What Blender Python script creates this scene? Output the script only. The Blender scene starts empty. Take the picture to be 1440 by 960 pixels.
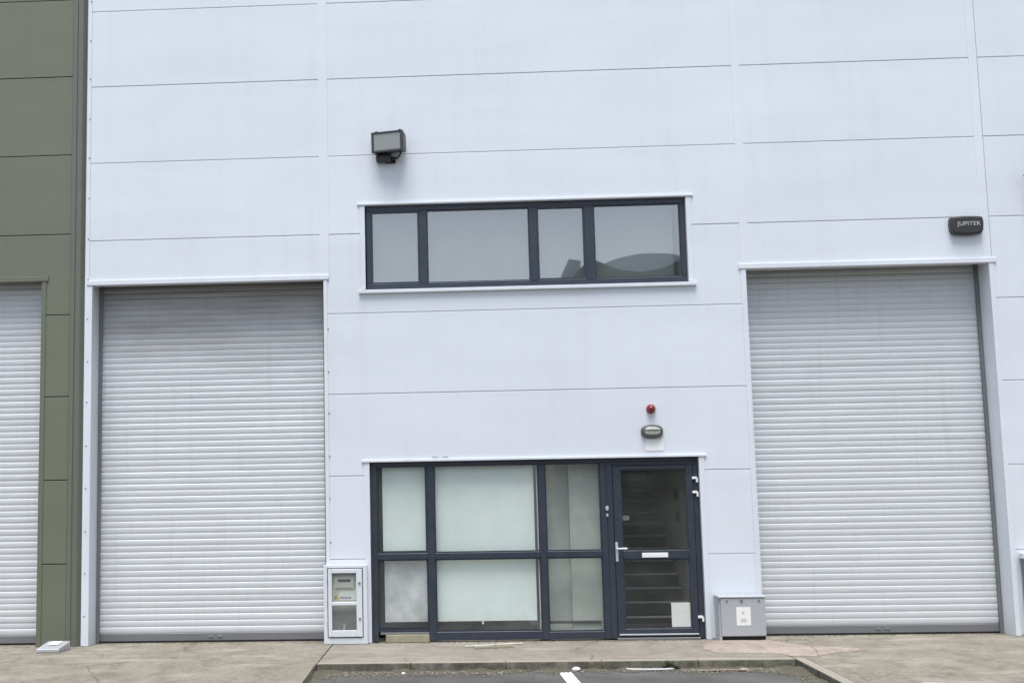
import bpy, bmesh, math, random
from mathutils import Vector, Matrix
random.seed(7)
R = math.radians
S = bpy.context.scene
C = S.collection

# ------------------------------------------------------------------ camera
CAM_D, CAM_H = 14.931, 1.669
cam_d = bpy.data.cameras.new('camera')
cam = bpy.data.objects.new('camera', cam_d); C.objects.link(cam); S.camera = cam
cam_d.sensor_fit = 'HORIZONTAL'; cam_d.sensor_width = 36.0
cam_d.lens = 43.037
cam_d.shift_x, cam_d.shift_y = 0.1196, 0.0183      # the picture is an off-centre crop
cam_d.clip_start, cam_d.clip_end = 0.05, 2000
cam.matrix_world = (Matrix.Translation((0, -CAM_D, CAM_H)) @ Matrix.Rotation(R(2.8337), 4, 'Z')
                    @ Matrix.Rotation(R(90 + 6.6331), 4, 'X') @ Matrix.Rotation(R(-0.9615), 4, 'Z'))

# ------------------------------------------------------------------ sky, sun, exposure
SUN_EL, SUN_AZ = 70.0, 187.0            # azimuth: behind the camera, a little to its left
w = bpy.data.worlds.new('World'); S.world = w; w.use_nodes = True
nt = w.node_tree; nt.nodes.clear()
sky = nt.nodes.new('ShaderNodeTexSky'); sky.sky_type = 'NISHITA'; sky.sun_disc = False
sky.sun_elevation = R(SUN_EL); sky.sun_rotation = R(SUN_AZ)
sky.air_density = 1.0; sky.dust_density = 2.0; sky.ozone_density = 1.0
hs = nt.nodes.new('ShaderNodeHueSaturation'); hs.inputs['Saturation'].default_value = 0.60
bg = nt.nodes.new('ShaderNodeBackground'); bg.inputs['Strength'].default_value = 0.085
wo = nt.nodes.new('ShaderNodeOutputWorld')
nt.links.new(sky.outputs[0], hs.inputs['Color']); nt.links.new(hs.outputs[0], bg.inputs[0]); nt.links.new(bg.outputs[0], wo.inputs[0])
sl = bpy.data.lights.new('sun', 'SUN'); sl.energy = 1.5; sl.angle = R(34); sl.color = (1.0, 0.985, 0.96)
so = bpy.data.objects.new('sun', sl); C.objects.link(so)
so.location = (3, -20, 30)
sd = Vector((math.sin(R(SUN_AZ)) * math.cos(R(SUN_EL)), math.cos(R(SUN_AZ)) * math.cos(R(SUN_EL)), math.sin(R(SUN_EL))))
so.rotation_euler = sd.to_track_quat('Z', 'Y').to_euler()
S.view_settings.view_transform = 'Standard'; S.view_settings.look = 'None'
S.view_settings.gamma = 1.0; S.view_settings.exposure = 1.24
S.render.engine = 'CYCLES'

# ------------------------------------------------------------------ helpers
def tag(o, label=None, cat=None, group=None, kind=None):
    for k, v in (('label', label), ('category', cat), ('group', group), ('kind', kind)):
        if v: o[k] = v
    return o
def link(name, me, m=None, parent=None, loc=None):
    o = bpy.data.objects.new(name, me)
    if m is not None and len(me.materials) == 0: me.materials.append(m)
    if loc: o.location = loc
    if parent: o.parent = parent
    C.objects.link(o); return o
def empty(name, loc=(0, 0, 0)):
    o = bpy.data.objects.new(name, None); o.location = loc; o.empty_display_size = 0.2; C.objects.link(o); return o
def mesh(bm, name, smooth=False):
    bmesh.ops.recalc_face_normals(bm, faces=bm.faces)
    if smooth:
        for f in bm.faces: f.smooth = True
    me = bpy.data.meshes.new(name); bm.to_mesh(me); bm.free(); return me
def add_box(bm, x0, x1, y0, y1, z0, z1, bev=0.0, seg=1):
    b = bmesh.new(); bmesh.ops.create_cube(b, size=1.0)
    for v in b.verts:
        v.co = Vector(((x0 + x1) / 2 + v.co.x * (x1 - x0), (y0 + y1) / 2 + v.co.y * (y1 - y0), (z0 + z1) / 2 + v.co.z * (z1 - z0)))
    if bev: bmesh.ops.bevel(b, geom=list(b.edges), offset=bev, segments=seg, affect='EDGES', profile=0.6)
    t = bpy.data.meshes.new('t'); b.to_mesh(t); b.free(); bm.from_mesh(t); bpy.data.meshes.remove(t)
def add_prism(bm, pts, y0, y1, bev=0.0):
    """polygon in x,z extruded from y0 (front) to y1"""
    b = bmesh.new()
    f = [b.verts.new((x, y0, z)) for x, z in pts]; k = [b.verts.new((x, y1, z)) for x, z in pts]
    fr = b.faces.new(f); b.faces.new(k[::-1]); n = len(pts)
    for i in range(n): b.faces.new((f[i], k[i], k[(i + 1) % n], f[(i + 1) % n]))
    bmesh.ops.recalc_face_normals(b, faces=b.faces)
    if bev: bmesh.ops.bevel(b, geom=list(fr.edges), offset=bev, segments=2, affect='EDGES', profile=0.5)
    t = bpy.data.meshes.new('t'); b.to_mesh(t); b.free(); bm.from_mesh(t); bpy.data.meshes.remove(t)
def box(name, m, parent, x0, x1, y0, y1, z0, z1, bev=0.0, seg=1):
    bm = bmesh.new(); add_box(bm, x0, x1, y0, y1, z0, z1, bev, seg); return link(name, mesh(bm, name), m, parent)
def prism(name, m, parent, pts, y0, y1, bev=0.0):
    bm = bmesh.new(); add_prism(bm, pts, y0, y1, bev); return link(name, mesh(bm, name), m, parent)
def add_cyl(bm, c, axis, r, h, n=16, r2=None):
    b = bmesh.new(); bmesh.ops.create_cone(b, cap_ends=True, segments=n, radius1=r, radius2=r if r2 is None else r2, depth=h)
    q = Vector(axis).to_track_quat('Z', 'Y').to_matrix().to_4x4(); bmesh.ops.transform(b, matrix=Matrix.Translation(c) @ q, verts=b.verts)
    t = bpy.data.meshes.new('t'); b.to_mesh(t); b.free(); bm.from_mesh(t); bpy.data.meshes.remove(t)
def add_tube(bm, pts, r, n=8):
    rings = []
    pts = [Vector(p) for p in pts]
    for i, p in enumerate(pts):
        d = (pts[min(i + 1, len(pts) - 1)] - pts[max(i - 1, 0)]).normalized(); q = d.to_track_quat('Z', 'Y')
        rings.append([bm.verts.new(p + q @ Vector((r * math.cos(a * 2 * math.pi / n), r * math.sin(a * 2 * math.pi / n), 0))) for a in range(n)])
    for i in range(len(rings) - 1):
        for a in range(n): bm.faces.new((rings[i][a], rings[i][(a + 1) % n], rings[i + 1][(a + 1) % n], rings[i + 1][a]))
    bm.faces.new(rings[0][::-1]); bm.faces.new(rings[-1])
def ellipse(cx, cz, rx, rz, n=28, p=2.0):
    out = []
    for i in range(n):
        a = 2 * math.pi * i / n; c, s = math.cos(a), math.sin(a)
        out.append((cx + rx * math.copysign(abs(c) ** (2 / p), c), cz + rz * math.copysign(abs(s) ** (2 / p), s)))
    return out

# ------------------------------------------------------------------ materials
class Mat:
    def __init__(s, name, rough=0.5, metal=0.0, spec=0.5):
        s.m = bpy.data.materials.new(name); s.m.use_nodes = True; s.t = s.m.node_tree
        s.b = s.t.nodes['Principled BSDF']; s.b.inputs['Roughness'].default_value = rough; s.b.inputs['Metallic'].default_value = metal
        s.b.inputs['Specular IOR Level'].default_value = spec
        s.pos = s.t.nodes.new('ShaderNodeNewGeometry').outputs['Position']
    def n(s, t, **k):
        x = s.t.nodes.new('ShaderNode' + t)
        for a, v in k.items(): setattr(x, a, v)
        return x
    def l(s, a, b): s.t.links.new(a, b)
    def noise(s, scale, detail=4, rough=0.55, stretch=(1, 1, 1), off=0.0):
        mp = s.n('Mapping'); mp.inputs['Scale'].default_value = stretch; mp.inputs['Location'].default_value = (off, off * .7, off * .3); s.l(s.pos, mp.inputs[0])
        x = s.n('TexNoise'); x.inputs['Scale'].default_value = scale; x.inputs['Detail'].default_value = detail; x.inputs['Roughness'].default_value = rough
        s.l(mp.outputs[0], x.inputs['Vector']); return x.outputs['Fac']
    def ramp(s, fac, stops):
        r = s.n('ValToRGB'); e = r.color_ramp.elements
        while len(e) < len(stops): e.new(0.5)
        for i, (p, c) in enumerate(stops): e[i].position = p; e[i].color = (*c, 1) if len(c) == 3 else c
        s.l(fac, r.inputs[0]); return r.outputs[0]
    def mix(s, fac, a, b, mode='MIX'):
        x = s.n('Mix', data_type='RGBA', blend_type=mode)
        for sock, v in ((x.inputs[0], fac), (x.inputs[6], a), (x.inputs[7], b)):
            if isinstance(v, (int, float)): sock.default_value = v
            elif isinstance(v, tuple): sock.default_value = (*v, 1)
            else: s.l(v, sock)
        return x.outputs[2]
    def col(s, c):
        if isinstance(c, tuple): s.b.inputs['Base Color'].default_value = (*c, 1)
        else: s.l(c, s.b.inputs['Base Color'])
        return s
    def bump(s, h, strength=0.2, dist=0.01):
        x = s.n('Bump'); x.inputs['Strength'].default_value = strength; x.inputs['Distance'].default_value = dist; s.l(h, x.inputs['Height']); s.l(x.outputs[0], s.b.inputs['Normal']); return s
    def rough(s, fac, a, b):
        x = s.n('MapRange'); x.inputs['To Min'].default_value = a; x.inputs['To Max'].default_value = b; s.l(fac, x.inputs['Value']); s.l(x.outputs[0], s.b.inputs['Roughness']); return s
    def math(s, op, a, b):
        x = s.n('Math', operation=op)
        for i, v in enumerate((a, b)):
            if isinstance(v, (int, float)): x.inputs[i].default_value = v
            else: s.l(v, x.inputs[i])
        return x.outputs[0]

def painted(name, c, dirt, amount=0.35, rough=0.42):
    a = Mat(name, rough)
    big = a.noise(0.5, 5, 0.6); streak = a.noise(3.2, 5, 0.65, (1.6, 1, 0.12)); fine = a.noise(45, 3, 0.6)
    c0 = a.mix(a.ramp(big, [(0.35, (0, 0, 0)), (0.75, (1, 1, 1))]), c, tuple(v * 0.935 for v in c))
    oi = a.n('ObjectInfo'); c0 = a.mix(a.math('MULTIPLY', oi.outputs['Random'], 0.045), c0, tuple(v * 0.45 for v in c))
    c1 = a.mix(a.math('MULTIPLY', a.ramp(streak, [(0.52, (0, 0, 0)), (0.80, (1, 1, 1))]), amount), c0, dirt)
    a.col(a.mix(a.math('MULTIPLY', a.ramp(fine, [(0.62, (0, 0, 0)), (0.78, (1, 1, 1))]), amount * 0.35), c1, dirt))
    a.rough(streak, rough - 0.06, rough + 0.12)
    # oil-canning plus faint horizontal micro ribs of the sheet
    sx = a.n('SeparateXYZ'); a.l(a.pos, sx.inputs[0])
    rib = a.math('SINE', a.math('MULTIPLY', sx.outputs['Z'], 2 * math.pi / 0.05), 0.0)
    wob = a.noise(0.9, 2, 0.4, (0.6, 1, 2.2), 3.0)
    a.bump(a.math('ADD', a.math('MULTIPLY', rib, 0.010), a.math('MULTIPLY', wob, 1.6)), 0.25, 0.02)
    return a.m
M_white = painted('white_coated_steel', (0.715, 0.757, 0.812), (0.50, 0.51, 0.50), 0.20)
M_trim = painted('white_flashing', (0.725, 0.763, 0.815), (0.42, 0.42, 0.42), 0.25, 0.36)
M_olive = painted('olive_coated_steel', (0.154, 0.170, 0.120), (0.13, 0.13, 0.105), 0.3)
M_olivetrim = painted('olive_flashing', (0.148, 0.160, 0.116), (0.12, 0.115, 0.095), 0.4)
M_greytrim = painted('grey_flashing', (0.140, 0.152, 0.124), (0.10, 0.12, 0.11), 0.4)
M_back = Mat('joint_backing', 0.8).col((0.72, 0.74, 0.78)).m
M_oback = Mat('olive_joint_backing', 0.8).col((0.06, 0.062, 0.05)).m

a = Mat('anthracite_aluminium', 0.33); nz = a.noise(8, 4, 0.6)
a.col(a.mix(a.ramp(nz, [(0.4, (0, 0, 0)), (0.75, (1, 1, 1))]), (0.030, 0.038, 0.056), (0.042, 0.050, 0.066))); a.rough(a.noise(30, 3), 0.25, 0.5); M_frame = a.m
M_gasket = Mat('black_rubber', 0.7).col((0.012, 0.012, 0.013)).m

def galv(name, lo, hi, metal=0.35, rough=0.42, soot=False):
    a = Mat(name, rough, metal)
    n1 = a.noise(1.3, 5, 0.6, (1, 1, 2.5)); n2 = a.noise(14, 4, 0.6, (0.15, 1, 3)); n3 = a.noise(5.5, 4, 0.7, (2.2, 1, 0.1))
    c = a.mix(n1, lo, hi)
    c = a.mix(a.math('MULTIPLY', a.ramp(n2, [(0.55, (0, 0, 0)), (0.8, (1, 1, 1))]), 0.35), c, tuple(v * 0.72 for v in lo))
    c = a.mix(a.math('MULTIPLY', a.ramp(n3, [(0.54, (0, 0, 0)), (0.8, (1, 1, 1))]), 0.20), c, (0.33, 0.31, 0.28))
    a.bump(a.noise(2.6, 3, 0.5, (0.8, 1, 1.5), 14), 0.30, 0.02)
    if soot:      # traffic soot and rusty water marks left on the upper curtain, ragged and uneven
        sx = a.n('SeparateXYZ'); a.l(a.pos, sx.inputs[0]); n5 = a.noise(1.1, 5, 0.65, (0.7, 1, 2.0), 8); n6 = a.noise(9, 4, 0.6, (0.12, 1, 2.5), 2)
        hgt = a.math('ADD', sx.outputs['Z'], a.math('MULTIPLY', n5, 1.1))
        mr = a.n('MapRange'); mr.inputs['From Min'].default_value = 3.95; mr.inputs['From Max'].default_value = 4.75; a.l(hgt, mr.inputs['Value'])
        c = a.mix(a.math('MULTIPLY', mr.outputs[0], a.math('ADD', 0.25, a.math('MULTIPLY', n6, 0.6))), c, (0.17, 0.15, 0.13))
    a.col(c); a.rough(n2, rough - 0.1, rough + 0.14); return a.m
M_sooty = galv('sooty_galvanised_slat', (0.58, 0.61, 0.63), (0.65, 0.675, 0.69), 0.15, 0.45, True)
M_slat = galv('galvanised_slat', (0.58, 0.61, 0.63), (0.65, 0.675, 0.69), 0.15, 0.45)
M_rail = galv('galvanised_rail', (0.17, 0.175, 0.185), (0.23, 0.235, 0.245), 0.3, 0.5)
M_galv = galv('galvanised_cabinet', (0.40, 0.425, 0.45), (0.50, 0.52, 0.54), 0.3, 0.5)
M_dark = Mat('dark_void', 0.9).col((0.02, 0.02, 0.021)).m
M_steel = Mat('satin_steel', 0.28, 0.6).col((0.80, 0.81, 0.83)).m
M_nylon = Mat('white_nylon', 0.4).col((0.80, 0.80, 0.80)).m
M_paper = Mat('white_paper', 0.7).col((0.78, 0.79, 0.77)).m
M_black = Mat('black_plastic', 0.38).col((0.022, 0.022, 0.025)).m
M_screw = Mat('grey_fixing', 0.45, 0.5).col((0.20, 0.20, 0.22)).m

def glassy(name, refl, tint=(1, 1, 1), dust=0.0, dcol=(0.5, 0.52, 0.5)):
    m = bpy.data.materials.new(name); m.use_nodes = True; t = m.node_tree; t.nodes.clear(); L = t.links.new
    out = t.nodes.new('ShaderNodeOutputMaterial'); tr = t.nodes.new('ShaderNodeBsdfTransparent'); tr.inputs[0].default_value = (*tint, 1)
    gl = t.nodes.new('ShaderNodeBsdfGlossy'); gl.inputs['Roughness'].default_value = 0.015; gl.inputs[0].default_value = (0.99, 0.985, 0.95, 1)
    fr = t.nodes.new('ShaderNodeFresnel'); fr.inputs[0].default_value = 1.5
    ad = t.nodes.new('ShaderNodeMath'); ad.operation = 'ADD'; ad.use_clamp = True; ad.inputs[1].default_value = refl; L(fr.outputs[0], ad.inputs[0]); bf = t.nodes.new('ShaderNodeMath'); bf.operation = 'MULTIPLY'; iv = t.nodes.new('ShaderNodeMath'); iv.operation = 'SUBTRACT'; iv.inputs[0].default_value = 1.0; gb_ = t.nodes.new('ShaderNodeNewGeometry'); L(gb_.outputs['Backfacing'], iv.inputs[1]); L(ad.outputs[0], bf.inputs[0]); L(iv.outputs[0], bf.inputs[1]); ad = bf   # the sheet reflects at its outer skin only
    geo = t.nodes.new('ShaderNodeNewGeometry'); wv = t.nodes.new('ShaderNodeTexNoise'); wv.inputs['Scale'].default_value = 1.1; L(geo.outputs['Position'], wv.inputs['Vector'])
    bp = t.nodes.new('ShaderNodeBump'); bp.inputs['Strength'].default_value = 0.05; bp.inputs['Distance'].default_value = 0.01; L(wv.outputs['Fac'], bp.inputs['Height']); L(bp.outputs[0], gl.inputs['Normal'])
    mx = t.nodes.new('ShaderNodeMixShader'); L(ad.outputs[0], mx.inputs[0]); L(tr.outputs[0], mx.inputs[1]); L(gl.outputs[0], mx.inputs[2]); sh = mx.outputs[0]
    if dust:
        df = t.nodes.new('ShaderNodeBsdfDiffuse'); df.inputs[0].default_value = (*dcol, 1)
        n2 = t.nodes.new('ShaderNodeTexNoise'); n2.inputs['Scale'].default_value = 2.5; n2.inputs['Detail'].default_value = 6; L(geo.outputs['Position'], n2.inputs['Vector'])
        mr = t.nodes.new('ShaderNodeMapRange'); mr.inputs['From Min'].default_value = 0.3; mr.inputs['From Max'].default_value = 0.75; mr.inputs['To Min'].default_value = dust * 0.6; mr.inputs['To Max'].default_value = dust * 1.5; L(n2.outputs['Fac'], mr.inputs['Value'])
        m2 = t.nodes.new('ShaderNodeMixShader'); L(mr.outputs[0], m2.inputs[0]); L(sh, m2.inputs[1]); L(df.outputs[0], m2.inputs[2]); sh = m2.outputs[0]
    L(sh, out.inputs[0]); return m
M_glass_up = glassy('coated_glass', 0.27, (0.95, 0.98, 0.98), 0.02)
M_glass = glassy('clear_glass', 0.0, (0.985, 0.995, 0.992), 0.06, (0.55, 0.56, 0.55))
M_glass_door = glassy('door_glass', 0.012, (0.985, 0.99, 0.985), 0.04, (0.36, 0.38, 0.36))
M_glass_dusty = glassy('dusty_glass', 0.01, (0.97, 0.985, 0.975), 0.10, (0.36, 0.37, 0.36))

def blindmat(name, c0, c1, sc=3.0):
    a = Mat(name, 0.75); n1 = a.noise(sc, 5, 0.6); a.col(a.mix(a.ramp(n1, [(0.3, (0, 0, 0)), (0.7, (1, 1, 1))]), c0, c1)); a.bump(a.noise(3, 3, 0.5, (1, 1, 0.5)), 0.25, 0.03); return a.m
M_blind = blindmat('pale_green_blind', (0.70, 0.79, 0.75), (0.78, 0.85, 0.815), 1.5)
M_blind_up = blindmat('grey_blind', (0.13, 0.16, 0.165), (0.18, 0.20, 0.205), 1.2)
M_sheet = blindmat('dusty_paper', (0.70, 0.72, 0.73), (0.42, 0.43, 0.43), 5.0)
M_plaster = blindmat('grey_plaster', (0.62, 0.65, 0.60), (0.43, 0.46, 0.42), 3.2)
M_stairwall = blindmat('stair_wall_paint', (0.74, 0.72, 0.66), (0.64, 0.62, 0.57), 2.0)
M_carpet = Mat('dark_carpet', 0.95).col((0.035, 0.042, 0.045)).m
M_nosing = Mat('pale_nosing', 0.5).col((0.68, 0.69, 0.66)).m
M_floor_in = Mat('lobby_vinyl', 0.5).col((0.10, 0.105, 0.105)).m
M_wood = blindmat('weathered_timber', (0.36, 0.33, 0.22), (0.27, 0.25, 0.17), 9)

def concrete(name, a0, a1, stain, light, sc=1.0):
    a = Mat(name, 0.85, 0, 0.3)
    n1 = a.noise(0.9 * sc, 7, 0.62); n2 = a.noise(4.5, 6, 0.68, (1, 0.55, 1), 5); n3 = a.noise(70, 3, 0.6); n4 = a.noise(1.6, 8, 0.7, (0.7, 1.6, 1), 11)
    c = a.mix(a.ramp(n1, [(0.38, (0, 0, 0)), (0.62, (1, 1, 1))]), a0, a1)
    c = a.mix(a.math('MULTIPLY', a.ramp(n2, [(0.46, (0, 0, 0)), (0.64, (1, 1, 1))]), 0.55), c, stain)
    c = a.mix(a.math('MULTIPLY', a.ramp(n4, [(0.52, (0, 0, 0)), (0.66, (1, 1, 1))]), 0.7), c, light)
    c = a.mix(a.math('MULTIPLY', a.ramp(n3, [(0.55, (0, 0, 0)), (0.75, (1, 1, 1))]), 0.35), c, tuple(v * 0.55 for v in stain))
    n5 = a.noise(17, 5, 0.7, (1, 0.7, 1), 21)
    c = a.mix(a.math('MULTIPLY', a.ramp(n5, [(0.48, (0, 0, 0)), (0.68, (1, 1, 1))]), 0.45), c, light)
    vo = a.n('TexVoronoi', feature='DISTANCE_TO_EDGE'); vo.inputs['Scale'].default_value = 0.45; wp = a.n('Mix', data_type='VECTOR'); wp.inputs[0].default_value = 0.10; wn = a.n('TexNoise'); wn.inputs['Scale'].default_value = 3.0; wn.inputs['Detail'].default_value = 5
    a.l(a.pos, wn.inputs['Vector']); a.l(a.pos, wp.inputs[4]); a.l(wn.outputs['Color'], wp.inputs[5]); a.l(wp.outputs[1], vo.inputs['Vector'])
    c = a.mix(a.math('MULTIPLY', a.ramp(vo.outputs['Distance'], [(0.0, (1, 1, 1)), (0.006, (0, 0, 0))]), 0.5), c, tuple(v * 0.45 for v in stain))
    a.col(c); a.bump(a.math('ADD', n3, a.math('MULTIPLY', n2, 1.5)), 0.5, 0.006); return a.m
M_pave = concrete('pavement_concrete', (0.28, 0.255, 0.217), (0.235, 0.213, 0.178), (0.16, 0.143, 0.115), (0.345, 0.32, 0.28))
M_apron = concrete('apron_concrete', (0.262, 0.238, 0.195), (0.215, 0.193, 0.152), (0.125, 0.108, 0.080), (0.38, 0.352, 0.298), 1.6)
M_kerb = concrete('kerb_concrete', (0.17, 0.165, 0.14), (0.12, 0.115, 0.095), (0.07, 0.07, 0.05), (0.24, 0.23, 0.20), 2.0)
M_kerbtop = concrete('kerb_top_concrete', (0.43, 0.40, 0.35), (0.37, 0.345, 0.30), (0.25, 0.23, 0.19), (0.52, 0.49, 0.44), 2.0)
M_patchlight = concrete('dirty_white_plastic', (0.62, 0.60, 0.56), (0.5, 0.48, 0.44), (0.3, 0.28, 0.24), (0.66, 0.64, 0.6), 3.0)
M_patch = concrete('pink_screed', (0.38, 0.315, 0.265), (0.33, 0.28, 0.235), (0.17, 0.14, 0.11), (0.43, 0.375, 0.33), 2.0)

a = Mat('asphalt', 0.9, 0, 0.3)
n1 = a.noise(1.2, 6, 0.6); n2 = a.noise(120, 2, 0.6); n3 = a.noise(6, 5, 0.7, (0.4, 1, 1), 4)
c = a.mix(a.ramp(n1, [(0.35, (0, 0, 0)), (0.65, (1, 1, 1))]), (0.062, 0.060, 0.057), (0.122, 0.119, 0.114))
c = a.mix(a.math('MULTIPLY', a.ramp(n2, [(0.5, (0, 0, 0)), (0.72, (1, 1, 1))]), 0.6), c, (0.20, 0.196, 0.188))
c = a.mix(a.math('MULTIPLY', a.ramp(n3, [(0.55, (0, 0, 0)), (0.75, (1, 1, 1))]), 0.4), c, (0.09, 0.085, 0.072))
a.col(c); a.bump(n2, 0.7, 0.006); M_asphalt = a.m
a = Mat('worn_road_paint', 0.7); n1 = a.noise(22, 5, 0.7); a.col(a.mix(a.ramp(n1, [(0.58, (0, 0, 0)), (0.72, (1, 1, 1))]), (0.74, 0.74, 0.72), (0.30, 0.30, 0.29))); M_line = a.m
a = Mat('gutter_grit', 0.9); n1 = a.noise(25, 3, 0.6); a.col(a.ramp(n1, [(0.30, (0.06, 0.055, 0.04)), (0.5, (0.17, 0.155, 0.12)), (0.62, (0.26, 0.235, 0.19)), (0.75, (0.45, 0.43, 0.39))])); M_grit = a.m
a = Mat('moss', 0.95); n1 = a.noise(18, 4, 0.6); a.col(a.mix(n1, (0.055, 0.050, 0.034), (0.125, 0.112, 0.080))); M_moss = a.m
M_leaf = Mat('weed_leaf', 0.6).col((0.06, 0.085, 0.03)).m

# ------------------------------------------------------------------ ground
def sheet(name, m, x0, x1, y0, y1, z, nx=1, ny=1, zf=None, loc=None):
    bm = bmesh.new(); vs = [[bm.verts.new((x0 + (x1 - x0) * i / nx, y0 + (y1 - y0) * j / ny, 0)) for i in range(nx + 1)] for j in range(ny + 1)]
    for r in vs:
        for v in r: v.co.z = zf(v.co.x, v.co.y) if zf else z
    for j in range(ny):
        for i in range(nx): bm.faces.new((vs[j][i], vs[j][i + 1], vs[j + 1][i + 1], vs[j + 1][i]))
    return link(name, mesh(bm, name), m)
ZA = -0.092
tag(sheet('car_park_ground', M_asphalt, -250, 250, -300, 250, ZA), kind='structure')
PX0, PX1, KY = -1.475, 3.50, -1.83          # pavement between the two driveways, kerb line

bm = bmesh.new(); add_box(bm, PX0 + 0.006, PX1 - 0.006, KY + 0.132, 0.6, -0.30, 0.0, 0.006)
pav = tag(link('pavement', mesh(bm, 'pavement'), M_pave), kind='structure')
kerb = tag(empty('kerb', (0, KY, 0)), kind='structure')
def kerbstone(x0, x1, m):
    bm = bmesh.new(); add_box(bm, x0 + 0.001, x1 - 0.001, 0.0, 0.125, -0.30, 0.001, 0.013, 2); return bm
M_kerbmix = None
a = Mat('kerb_face', 0.85, 0, 0.3)    # pale worn top, mossy grimy face: told apart by the stone's own weathering on upright faces
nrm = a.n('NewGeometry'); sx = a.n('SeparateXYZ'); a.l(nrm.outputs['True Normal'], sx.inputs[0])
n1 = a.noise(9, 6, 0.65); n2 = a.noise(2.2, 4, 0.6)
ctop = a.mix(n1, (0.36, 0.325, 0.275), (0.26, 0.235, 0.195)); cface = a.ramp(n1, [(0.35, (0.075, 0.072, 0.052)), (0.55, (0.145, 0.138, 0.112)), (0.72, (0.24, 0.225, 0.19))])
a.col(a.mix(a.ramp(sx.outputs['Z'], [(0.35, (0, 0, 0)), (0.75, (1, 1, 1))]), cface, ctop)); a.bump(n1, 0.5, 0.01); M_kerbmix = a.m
x = PX0 + 0.002
n = 5; st = (PX1 - 0.002 - x) / n
for i in range(n):
    bm = kerbstone(x + i * st, x + (i + 1) * st, None); link('kerb_stone', mesh(bm, 'kerb_stone'), M_kerbmix, kerb)

def apron_z(x, y):
    return 0.0 if y > -1.9 else max(ZA + 0.004, -0.090 * (-1.9 - y) / 5.0)
def apron(name, x0, x1):
    bm = bmesh.new(); ys = [0.6, -1.9, -3, -4.2, -5.4, -6.9]
    top = [[bm.verts.new((xx, y, apron_z(xx, y))) for xx in (x0, x1)] for y in ys]; bot = [[bm.verts.new((xx, y, -0.3)) for xx in (x0, x1)] for y in ys]
    for i in range(len(ys) - 1):
        bm.faces.new((top[i][0], top[i][1], top[i + 1][1], top[i + 1][0]))
        for k in (0, 1): bm.faces.new((top[i][k], top[i + 1][k], bot[i + 1][k], bot[i][k]))
    bm.faces.new((top[-1][0], top[-1][1], bot[-1][1], bot[-1][0]))
    return tag(link(name, mesh(bm, name), M_apron), kind='structure')
apron('driveway_left', -12.0, PX0 - 0.003); apron('driveway_right', PX1 + 0.121, 12.0)
# edging stones along the two driveways
for nm, xa, xb in (('driveway_edging', PX1 + 0.002, PX1 + 0.119),):
    e = tag(empty(nm, ((xa + xb) / 2, KY, 0)), kind='structure')
    ys = [(KY + 0.10, -2.70), (-2.70, -3.6), (-3.6, -4.5), (-4.5, -5.4), (-5.4, -6.3)]
    for (ya, yb) in ys:
        bm = bmesh.new(); add_box(bm, xa, xb, yb + 0.003, ya - 0.003, -0.3, 0.003, 0.012, 2)
        for v in bm.verts:
            if v.co.z > -0.1: v.co.z += apron_z(0, v.co.y)
        o = link('edging_stone', mesh(bm, 'edging_stone'), M_kerbmix, e); o.matrix_parent_inverse = Matrix.Translation(e.location).inverted()
    # strip up to the wall
    o = box('edging_strip', M_apron, None, xa, xb + 0.0015, KY + 0.102, 0.6, -0.3, 0.0, 0.002)
    o.parent = e; o.matrix_parent_inverse = Matrix.Translation(e.location).inverted()

# white bay line on the tarmac
bm = bmesh.new(); v = [bm.verts.new(p) for p in ((1.045, -1.93, ZA + 0.004), (1.175, -1.95, ZA + 0.004), (1.30, -6.8, ZA + 0.004), (1.165, -6.8, ZA + 0.004))]; bm.faces.new(v)
tag(link('bay_marking', mesh(bm, 'bay_marking'), M_line), kind='structure')

# ------------------------------------------------------------------ white building
WB = tag(empty('white_industrial_unit', (0, 0, 0)), 'white panelled industrial unit with two grey roller shutters and dark framed glazing', 'building')
G = 0.0052                 # half of a panel joint
Y0, Y1 = 0.0, 0.05         # panel front / back
TOPZ = 11.0
def panel(x0, x1, z0, z1, cut=None, m=M_white, parent=WB, dy=0.0):
    """one cladding panel; cut = (cx0, cx1, cz0, cz1) notch from the top or bottom edge"""
    a0, a1, b0, b1 = x0, x1, z0 + G, z1 - G
    pts = [(a0, b0), (a1, b0), (a1, b1), (a0, b1)]
    if cut:
        c0, c1, d0, d1 = cut
        if d0 <= z0: pts = [(a0, b0), (c0, b0), (c0, d1), (c1, d1), (c1, b0), (a1, b0), (a1, b1), (a0, b1)]
        else: pts = [(a0, b0), (a1, b0), (a1, b1), (c1, b1), (c1, d0), (c0, d0), (c0, b1), (a0, b1)]
    return prism('cladding_panel', m, parent, pts, Y0 + dy, Y1, 0.0035)
LINT = 4.43
XL, XS1, XS2, XS3, XR = -4.545, -1.53, 3.632, 6.522, 9.60
WIN = (-1.02, 2.944, 4.296, 5.357); GLZ = (-1.006, 2.962, 0.0, 2.160)
rows = [(i, i + 1) for i in range(4, 11)]
jit = lambda: random.uniform(-0.0012, 0.0012)
for (a0, a1) in ((XL + 0.05, XS1 - 0.025), (XS2 + 0.025, XS3 - 0.025)):
    for (z0, z1) in rows: panel(a0, a1, LINT + 0.03 if z0 == 4 else z0, z1, dy=jit())
c0, c1 = XS1 + 0.025, XS2 - 0.025
for z0 in range(0, 2):
    panel(XS1 + 0.02, GLZ[0] - 0.02, z0 + (0.012 if z0 == 0 else 0), z0 + 1, dy=jit()); panel(GLZ[1] + 0.02, XS2 - 0.02, z0 + (0.012 if z0 == 0 else 0), z0 + 1, dy=jit())
panel(c0, c1, 2, 3, (GLZ[0] - 0.02, GLZ[1] + 0.02, 2, GLZ[3] + 0.02), dy=jit())
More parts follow.
